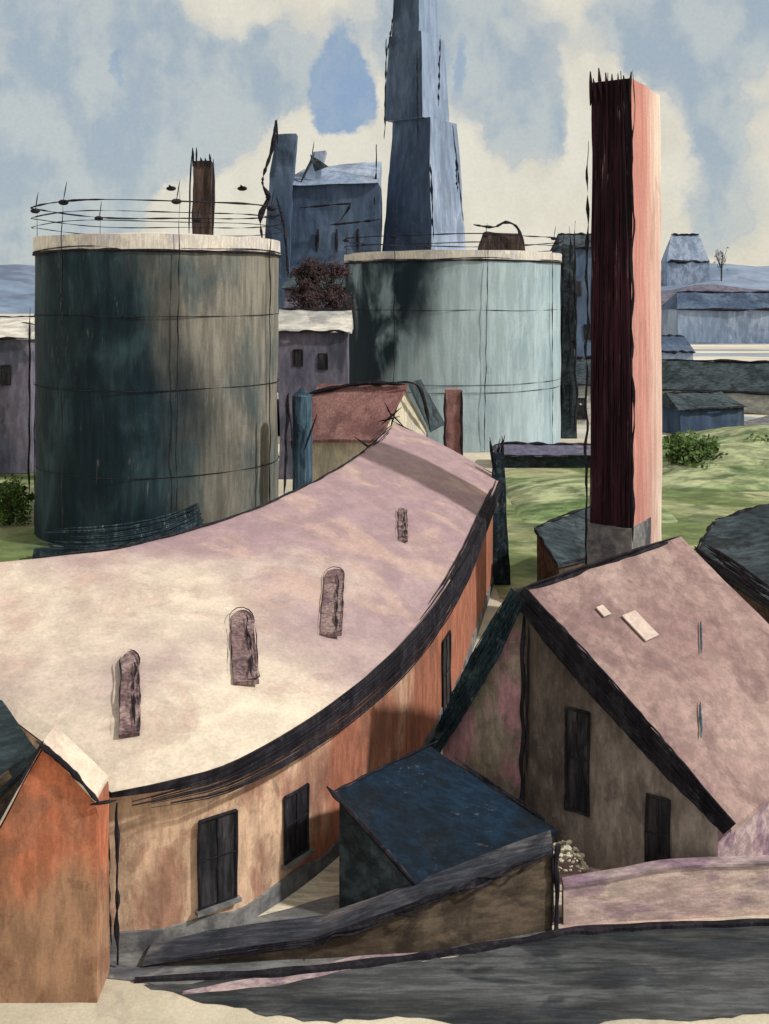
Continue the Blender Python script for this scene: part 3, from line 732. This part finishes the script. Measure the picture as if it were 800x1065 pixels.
# nave
b = bmesh.new(); x0, x1 = X(298), X(396); za, zb = zpx(300), zpx(198)
box(b, ((x0 + x1) / 2, Yt - 2), (1, 0, 0), (0, 1, 0), (x1 - x0) / 2, 9, 0, zb); hand(b, 2, 16); obj('nave', b, M['towerdark'], cu)
b = bmesh.new(); ya, yb = Yt - 12, Yt + 8
prism(b, [(x0 - 1, ya, zb), (x1, ya, zb), (x1, yb, zb), (x0 - 1, yb, zb)], [(x0 + 4, Yt - 4, zpx(178)), (x1, Yt - 4, zpx(170)), (x1, Yt, zpx(170)), (x0 + 4, Yt, zpx(178))]); hand(b, 2.2, 14); obj('nave_roof', b, M['tower'], cu)
b = bmesh.new()
for pts in (((312, 216), (358, 212), (364, 214), (352, 232)), ((342, 234), (380, 230), (396, 228))):
    tube(b, smooth_path([av(x, y, Yt - 14) for x, y in pts], 20), .2, vary=.8)
for x in (330, 350, 372): line(b, av(x, 238, Yt - 11.3), av(x, 262, Yt - 11.3), .35)
obj('buttress_rail', b, ink, cu)
b = bmesh.new(); p = av(287, 300, Yt - 12); box(b, p, (1, 0, 0), (0, 1, 0), 2.6, 2.2, 0, zpx(140, Yt - 12), .8)
for v in b.verts: v.co.x += (v.co.z - p.z) * .06
hand(b, 2.2, 10); tr = obj('turret', b, M['towerdark'], cu)
b = bmesh.new(); tube(b, smooth_path([av(x, y, Yt - 15) for x, y in ((287, 125), (283, 155), (273, 188), (279, 205), (271, 225), (273, 250))], 40), .38, vary=.8); 
tube(b, smooth_path([av(x, y, Yt - 15) for x, y in ((288, 205), (296, 240), (300, 290))], 20), .25)
line(b, av(288, 150, Yt - 15), av(288, 124, Yt - 15), .2); obj('drainpipe', b, ink, tr)
b = bmesh.new(); p = av(322, 206, Yt - 8); box(b, p, (1, 0, 0), (0, 1, 0), 1.9, 1.6, p.z - 6, zpx(158, Yt - 8), .7)
for v in b.verts: v.co.x += (v.co.z - p.z) * .22
hand(b, 2, 8); tr = obj('turret', b, M['tower'], cu)
b = bmesh.new(); line(b, av(314, 190, Yt - 11), av(327, 158, Yt - 11), .3); line(b, av(324, 165, Yt - 11), av(327, 146, Yt - 11), .12)
slab(b, [av(322, 160, Yt - 11), av(343, 173, Yt - 11), av(328, 178, Yt - 11)], (0, .4, 0)); hand(b, 2, 8); obj('pennant', b, M['slate'], tr)

# ================================================================== MIDDLE BUILDINGS
def block(name, label, cat, px0, px1, ytop, Y, depth, mat, roofmat=None, ridge_py=None, rot=0, hip=.15, group=None, win=None, amp=1.2):
    x0, x1 = X(px0, Y), X(px1, Y); zt = H - (ytop - HY) * Y / F; cx = (x0 + x1) / 2
    t = thing(name, label, cat, (cx, Y + depth / 2, 0), group); ux, uy = axes(rot); c = (cx, Y + depth / 2)
    hx = (x1 - x0) / 2
    b = bmesh.new(); box(b, c, ux, uy, hx, depth / 2, 0, zt); hand(b, amp, 22); obj('wall', b, mat, t)
    if roofmat:
        zr = H - (ridge_py - HY) * (Y + depth / 2) / F if ridge_py else zt + .3
        if zr <= zt: zr = zt + 1
        b = bmesh.new(); C0 = Vector((c[0], c[1], 0)); U = Vector(ux); V = Vector(uy)
        e_ = [C0 + U * i * (hx + .4) + V * j * (depth / 2 + .4) + Vector((0, 0, zt - .02)) for i, j in ((-1, -1), (1, -1), (1, 1), (-1, 1))]
        r_ = [C0 + U * i * (hx + .4) * (1 - hip) + V * j * .05 + Vector((0, 0, zr)) for i, j in ((-1, -1), (1, -1), (1, 1), (-1, 1))]
        prism(b, e_, r_); hand(b, amp, 20); obj('roof', b, roofmat, t)
        b = bmesh.new(); line(b, r_[0] + Vector((0, -.1, .05)), r_[1] + Vector((0, -.1, .05)), .0012 * Y, n=20, vary=.8); obj('ridge_cap', b, ink, t)
        b = bmesh.new(); line(b, e_[0] + Vector((0, -.1, .05)), e_[1] + Vector((0, -.1, .05)), .0012 * Y, n=20, vary=.8); obj('gutter', b, ink, t)
    if win:
        for wx, wy, ww, wh in win:
            p = av(wx, wy, Y); n = Vector((-uy[0], -uy[1], 0))
            window(t, Vector((p.x, Y, 0)), Vector(ux), n, p.z - wh / 2, p.z + wh / 2, ww, bars=False, proud=.08)
    return t
block('warehouse', 'violet grey warehouse with a pale roof standing between the two tanks', 'building', 290, 361, 345, 105, 9, M['violet'], M['palegrey'], 322, hip=.02, win=((310, 372, .9, 1.6), (336, 376, .9, 1.6)))
block('office_block', 'dark purple block behind the pale-roofed warehouse between the tanks', 'building', 296, 364, 300, 150, 10, M['violet'], M['slate'], 285)
block('left_works', 'violet block with pale upper edge at the far left beside the dark tank', 'building', -60, 31, 352, 108, 10, M['violet'], M['palegrey'], 330, win=((6, 390, 1.0, 2.0),))
block('tower_block', 'slate blue tower block seen between the turquoise tank and the tall chimney', 'building', 584, 626, 258, 175, 10, M['towerdark'], M['slate'], 244, win=((600, 300, 1.4, 2.4), (612, 345, 1.4, 2.4)), amp=2)
block('pale_store', 'pale grey store with an open dark door beside the tall chimney', 'building', 590, 646, 400, 150, 9, M['palegrey'], M['slate'], 372, win=((604, 425, 1.6, 3),))
block('low_depot', 'low dark depot below the turquoise tank at the edge of the meadow', 'building', 520, 622, 474, 112, 5, M['slate'], M['violet'], 462, hip=.05)
block('long_shed', 'long dark slate shed set at a slant behind the green bank', 'building', 692, 860, 408, 165, 14, M['palegrey'], M['slate'], 376, rot=-24)
block('far_shed', 'distant dark roofed shed on the pale plain below the blue hills', 'building', 705, 850, 322, 420, 30, M['tower'], M['towerdark'], 304)
block('low_barn', 'low slanting dark blue barn between the green bank and the long slate shed', 'building', 690, 770, 425, 140, 8, M['towerdark'], M['slate'], 408, rot=22)
block('distant_barn', 'small distant violet barn left of the long slate shed', 'building', 686, 722, 366, 230, 14, M['tower'], M['towerdark'], 350)
block('hill_chapel', 'small blue gabled chapel on the skyline at the right', 'church', 694, 738, 272, 1380, 30, M['tower'], M['tower'], 244, hip=.35)
# maroon-roofed cottage
mc = thing('maroon_cottage', 'cream gabled cottage with maroon roof behind the pink roof ridge', 'house', (0, 90, 0))
Y0 = 88
g0 = [av(396, 520, 84), av(444, 520, 90), av(444, 445, 90), av(421, 404, 87), av(396, 455, 84)]
for p in g0[:2]: p.z = 0
off = Vector((-7.2, 2.4, -.3))
b = bmesh.new(); prism(b, g0, [p + Vector((off.x, off.y, 0)) for p in g0]); hand(b, .8, 16); obj('wall', b, M['creamwall'], mc)
b = bmesh.new(); ap, el, er = g0[3], g0[4], g0[2]
el2 = el + (el - ap) * .12
slab(b, [ap + Vector((.3, -.4, .1)), el2 + Vector((0.1, -.4, .1)), el2 + off, ap + off + Vector((0, 0, .2))], (0, 0, .25)); hand(b, .9, 14); obj('roof', b, M['maroon'], mc)
b = bmesh.new(); er2 = er + (er - ap) * .15
slab(b, [ap + Vector((.3, -.4, .12)), er2 + Vector((0, -.4, .12)), er2 + Vector((1.5, 5, .1)), ap + Vector((1.5, 5, .1))], (0, 0, .3)); hand(b, .9, 14); obj('rear_roof', b, M['slate'], mc)
b = bmesh.new()
tube(b, smooth_path([ap + off + Vector((-1.0, -.6, -.3)), ap.lerp(ap + off, .5) + Vector((0, -.5, .5)), ap + Vector((0, -.6, .4))], 24), .2, vary=.4)
tube(b, smooth_path([ap + Vector((-.6, -.7, .6)), ap + Vector((1.2, -.7, .1)), er2 + Vector((0, -.7, .3))], 20), .12, vary=.6)
obj('bargeboard', b, ink, mc)
b = bmesh.new(); line(b, er + Vector((0, -.3, -.2)), er + Vector((0, -.3, -3.5)), .09)
obj('drainpipe', b, ink, mc)
b = bmesh.new(); line(b, el2 + Vector((-1.8, -.5, .6)), el2 + Vector((.5, -.5, -1.1)), .1); obj('strut', b, ink, mc)
t = thing('blue_silo', 'narrow dark blue silo standing beside the dark teal tank', 'silo', (-6.2, 80, 0))
b = bmesh.new(); c = Vector((X(314, 80), 80, 0)); rg = drum(b, c, .75, 0, 10.6, 20, 10); cone(b, rg, c + Vector((0, 0, 11.3))); hand(b, 1, 12); obj('cylinder', b, M['bluepipe'], t)
b = bmesh.new(); line(b, av(299, 410, 79), av(296, 515, 79), .1, n=20); line(b, av(299, 408, 79), av(305, 470, 79), .08, n=20); line(b, av(330, 430, 79), av(316, 470, 79), .09); obj('strut', b, ink, t)

# sheds in the meadow / at the right edge
def roofshed(name, label, pts, wallm, roofm):
    c = sum(pts, Vector()) / len(pts); t = thing(name, label, 'shed', (c.x, c.y, 0))
    b = bmesh.new(); slab(b, pts, (0, 0, .2)); hand(b, 1.5, 16); obj('roof', b, roofm, t)
    b = bmesh.new(); prism(b, [(p.x, p.y, 0) for p in pts], [p - Vector((0, 0, .03)) for p in pts])
    for v in b.verts: v.co.x += (c.x - v.co.x) * .06; v.co.y += (c.y - v.co.y) * .06
    hand(b, .5, 20); obj('wall', b, wallm, t)
    b = bmesh.new()
    for a_, c_ in zip(pts, pts[1:] + pts[:1]): line(b, a_ + Vector((0, 0, .22)), c_ + Vector((0, 0, .22)), .08, n=20, vary=.9)
    obj('roof_edge', b, ink, t); return t
roofshed('meadow_shed', 'small black green shed in the meadow left of the tall chimney', [at(580, 592, 2.4), at(640, 575, 2.4), at(622, 527, 3.8), at(556, 552, 3.8)], M['brown'], M['slate'])
roofshed('dark_barn', 'dark barn with slate roof at the right edge behind the mauve roof', [at(722, 578, 4.2), at(830, 655, 4.2), at(880, 560, 5.2), at(812, 524, 6.0), at(744, 545, 5.4)], M['brown'], M['slate'])
t = [o for o in C.objects if o.name == 'dark_barn'][0]
b = bmesh.new(); strands(b, [p + Vector((0, -.3, .4)) for p in resample([at(718, 572, 4.2), at(830, 652, 4.2)], 30)], (.3, .5, .9), 8, .08, .2); obj('gutter', b, ink, t)

# power line, birds, poles
t = thing('utility_pole', 'thin bare pole at the far left beside the dark tank', 'pole', (X(30, 95), 95, 0))
b = bmesh.new(); line(b, (X(30, 95), 95, 0), (X(30, 95) + .1, 95, H - 10 * 95 / F), .09, n=30); obj('shaft', b, ink, t)
b = bmesh.new(); line(b, av(22, 335, 94.8), av(38, 338, 94.8), .07); obj('crossarm', b, ink, t)
for px, py, lab in ((178, 196, 'small dark bird in the sky left of the brown chimney'), (252, 196, 'small dark bird in the sky right of the brown chimney')):
    b = bmesh.new(); p = av(px, py, 70)
    bmesh.ops.create_icosphere(b, subdivisions=2, radius=.2, matrix=Matrix.Translation(p) @ Matrix.Diagonal((1.7, .8, .8, 1)))
    for s in (-1, 1): poly(b, [p + Vector((-.15, 0, .05)), p + Vector((.2, 0, .05)), p + Vector((.05 + .1 * s, .5 * s, .22))])
    poly(b, [p + Vector((-.3, 0, 0)), p + Vector((-.55, .12, .02)), p + Vector((-.55, -.12, .02))])
    tag(obj('bird', b, ink), lab, 'bird', 'birds above the tanks')

# ================================================================== TREES
def tree(name, label, px, py_top, py_base, Y, wpx, mat, n=900, leaf=None, squash=1.0):
    x = X(px, Y); zt = H - (py_top - HY) * Y / F; zb = max(0, H - (py_base - HY) * Y / F); w = wpx * Y / F / 2
    t = thing(name, label, 'tree' if 'tree' in name else 'shrub', (x, Y, 0))
    b = bmesh.new(); tube(b, resample([(x, Y, 0), (x + .1 * w, Y, zb + (zt - zb) * .5)], 8), max(.1, w * .09), vary=.3)
    for k in range(7):
        a = k * 2.4; s = Vector((x, Y, zb + (zt - zb) * .15)); line(b, s, s + Vector((math.cos(a) * w * .8, math.sin(a) * w * .8, (zt - zb) * random.uniform(.3, .75))), max(.05, w * .035))
    obj('trunk', b, M['bark'], t)
    b = bmesh.new(); leaf = leaf or w * .07
    cl = [(Vector((x + random.gauss(0, .38) * w, Y + random.gauss(0, .38) * w, zb + (zt - zb) * random.uniform(.1, .85))), random.uniform(.18, .5) * w) for _ in range(26)]
    for _ in range(n):
        c, r = random.choice(cl); d = Vector((random.gauss(0, 1), random.gauss(0, 1), random.gauss(0, .8))).normalized() * r * random.uniform(.2, 1.25); q = c + d
        u = Vector((random.gauss(0, 1), random.gauss(0, 1), random.gauss(0, 1))).normalized(); v = u.orthogonal().normalized(); s = leaf * random.uniform(.6, 1.5)
        poly(b, [q - u * s, q + v * s * .6, q + u * s, q - v * s * .6])
    obj('crown', b, mat, t)
tree('dark_tree', 'dark maroon tree crown between the tanks, left of the church nave', 322, 264, 330, 118, 44, M['leafd'], 4500)
tree('dark_tree', 'dark maroon tree crown between the tanks, close to the turquoise tank', 347, 268, 330, 120, 34, M['leafd'], 3600)
tree('green_shrub', 'broad spreading green shrub on the bank just right of the tall chimney', 722, 458, 505, 108, 74, M['leafg'], 3500)
tree('green_shrub', 'low green shrub on the bank at the right edge above the dark barn', 790, 462, 500, 112, 62, M['leafg'], 3000)
tree('green_shrub', 'low green shrub at the far left below the violet block', 10, 500, 560, 84, 44, M['leafg'], 4200)
tree('blue_tree', 'far blue tree beside the chapel on the skyline', 750, 252, 285, 1380, 16, M['towerdark'], 500)

# ================================================================== SKY / LIGHT
w = bpy.data.worlds.new('World'); bpy.context.scene.world = w; w.use_nodes = True
t = NT(w.node_tree); t.n.clear(); out = t.new('ShaderNodeOutputWorld'); bg = t.new('ShaderNodeBackground')
SUN_EL, SAX, SAY = 42, .94, -.36
sky = t.new('ShaderNodeTexSky', sky_type='NISHITA', sun_disc=False); sky.sun_elevation = R(SUN_EL); sky.sun_rotation = math.atan2(SAX, SAY); sky.dust_density = 1.5
d = t.new('ShaderNodeTexCoord').outputs['Generated']; sx = t.new('ShaderNodeSeparateXYZ'); t.put(sx.inputs[0], d)
az = t.m('ARCTAN2', sx.outputs[0], sx.outputs[1]); el = t.m('ARCSINE', sx.outputs[2])
cmb = t.new('ShaderNodeCombineXYZ'); t.put(cmb.inputs[0], az); t.put(cmb.inputs[1], el); uv = cmb.outputs[0]
wn = t.noise(uv, 8, 6, .68, 0, True); wv = t.vm('MULTIPLY', t.vm('SUBTRACT', wn, (.5, .5, .5)), (.07, .09, 0)); uvw = t.vm('ADD', uv, wv)
sw = t.new('ShaderNodeSeparateXYZ'); t.put(sw.inputs[0], uvw)
def blob(px, py, rx, ry, gain=1.0):
    a0 = math.atan((px - 400) / F); e0 = math.atan((HY - py) / F * math.cos(a0))
    dx = t.m('DIVIDE', t.m('SUBTRACT', sw.outputs[0], a0), rx / F); dy = t.m('DIVIDE', t.m('SUBTRACT', sw.outputs[1], e0), ry / F)
    r2 = t.m('ADD', t.m('MULTIPLY', dx, dx), t.m('MULTIPLY', dy, dy))
    return t.m('MULTIPLY', t.m('DIVIDE', 1.0, t.m('ADD', 1.0, t.m('MULTIPLY', r2, r2))), gain)
def total(lst):
    s = lst[0]
    for x in lst[1:]: s = t.m('ADD', s, x)
    return s
n_big = t.noise(t.vm('MULTIPLY', uvw, (1, .8, 1)), 7, 3, .5, 0.0); n_mid = t.noise(t.vm('MULTIPLY', t.vm('ADD', uv, t.vm('MULTIPLY', wv, (.4, .4, 0))), (1, .7, 1)), 16, 4, .6, 0.0)
mask = total([blob(40, 150, 110, 120, .55), blob(200, 80, 130, 90, .55), blob(560, 20, 170, 70, .5), blob(740, 200, 70, 75, .55), blob(700, 50, 80, 60, .35), blob(545, 150, 60, 60, .35), blob(60, 235, 90, 35, .3),
              blob(640, 170, 45, 130, -.6), blob(330, 175, 60, 40, -.6), blob(500, 260, 130, 60, -.6), blob(250, 215, 120, 30, -.25)])
mk = t.step(t.m('ADD', mask, t.m('MULTIPLY', t.m('SUBTRACT', n_big, .5), 1.6)), .20, .42)
bluegrey = t.mix(t.step(n_mid, .4, .6), (.31, .41, .51), (.50, .56, .58))
cream = t.mix(t.step(n_mid, .35, .7), (.84, .79, .66), (.74, .69, .57))
skyc = t.mix(t.m('MULTIPLY', mk, .85), cream, bluegrey)
b2 = total([blob(356, 92, 36, 52, 1.2), blob(476, 65, 10, 45, .55), blob(128, 75, 8, 30, .55), blob(790, 285, 70, 18, .3)])
mk2 = t.step(t.m('ADD', b2, t.m('MULTIPLY', t.m('SUBTRACT', n_mid, .5), .35)), .42, .66)
skyc = t.mix(t.m('MULTIPLY', mk2, .85), skyc, t.mix(t.step(n_mid, .4, .6), (.19, .33, .56), (.28, .40, .56)))
rim = t.m('SUBTRACT', 1.0, t.m('MULTIPLY', t.m('ABSOLUTE', t.m('SUBTRACT', t.m('ADD', mask, t.m('MULTIPLY', t.m('SUBTRACT', n_big, .5), 1.6)), .33)), 45.0), clamp=True)
skyc = t.mix(t.m('MULTIPLY', rim, .25), skyc, (.40, .46, .55))
gr = t.noise(uv, 300, 3, .8); k = t.new('ShaderNodeMapRange'); t.put(k.inputs[0], gr); t.put(k.inputs[1], .3); t.put(k.inputs[2], .7); t.put(k.inputs[3], .95); t.put(k.inputs[4], 1.05)
s2 = t.new('ShaderNodeVectorMath', operation='SCALE'); t.put(s2.inputs[0], skyc); t.put(s2.inputs['Scale'], t.m('MULTIPLY', k.outputs[0], 10.0))
fin = t.mix(.12, s2.outputs[0], sky.outputs[0])
t.l.new(fin, bg.inputs[0]); bg.inputs[1].default_value = .1; t.l.new(bg.outputs[0], out.inputs[0])

sl = bpy.data.lights.new('sun', 'SUN'); sl.energy = 3.3; sl.angle = R(2.5); sl.color = (1, .95, .86)
so_ = bpy.data.objects.new('sun', sl); C.objects.link(so_)
dv = Vector((SAX, SAY, math.tan(R(SUN_EL)) * math.hypot(SAX, SAY))); so_.rotation_euler = dv.to_track_quat('Z', 'Y').to_euler()

cam = bpy.data.cameras.new('camera'); co = bpy.data.objects.new('camera', cam); C.objects.link(co)
co.location = (0, 0, H); co.rotation_euler = (R(90), 0, 0)
cam.sensor_fit = 'HORIZONTAL'; cam.sensor_width = 36; cam.lens = F / 800 * 36; cam.shift_y = -(532.5 - HY) / 800
cam.clip_start = .5; cam.clip_end = 12000
S = bpy.context.scene; S.camera = co
S.view_settings.view_transform = 'Standard'; S.view_settings.look = 'None'; S.view_settings.exposure = 0
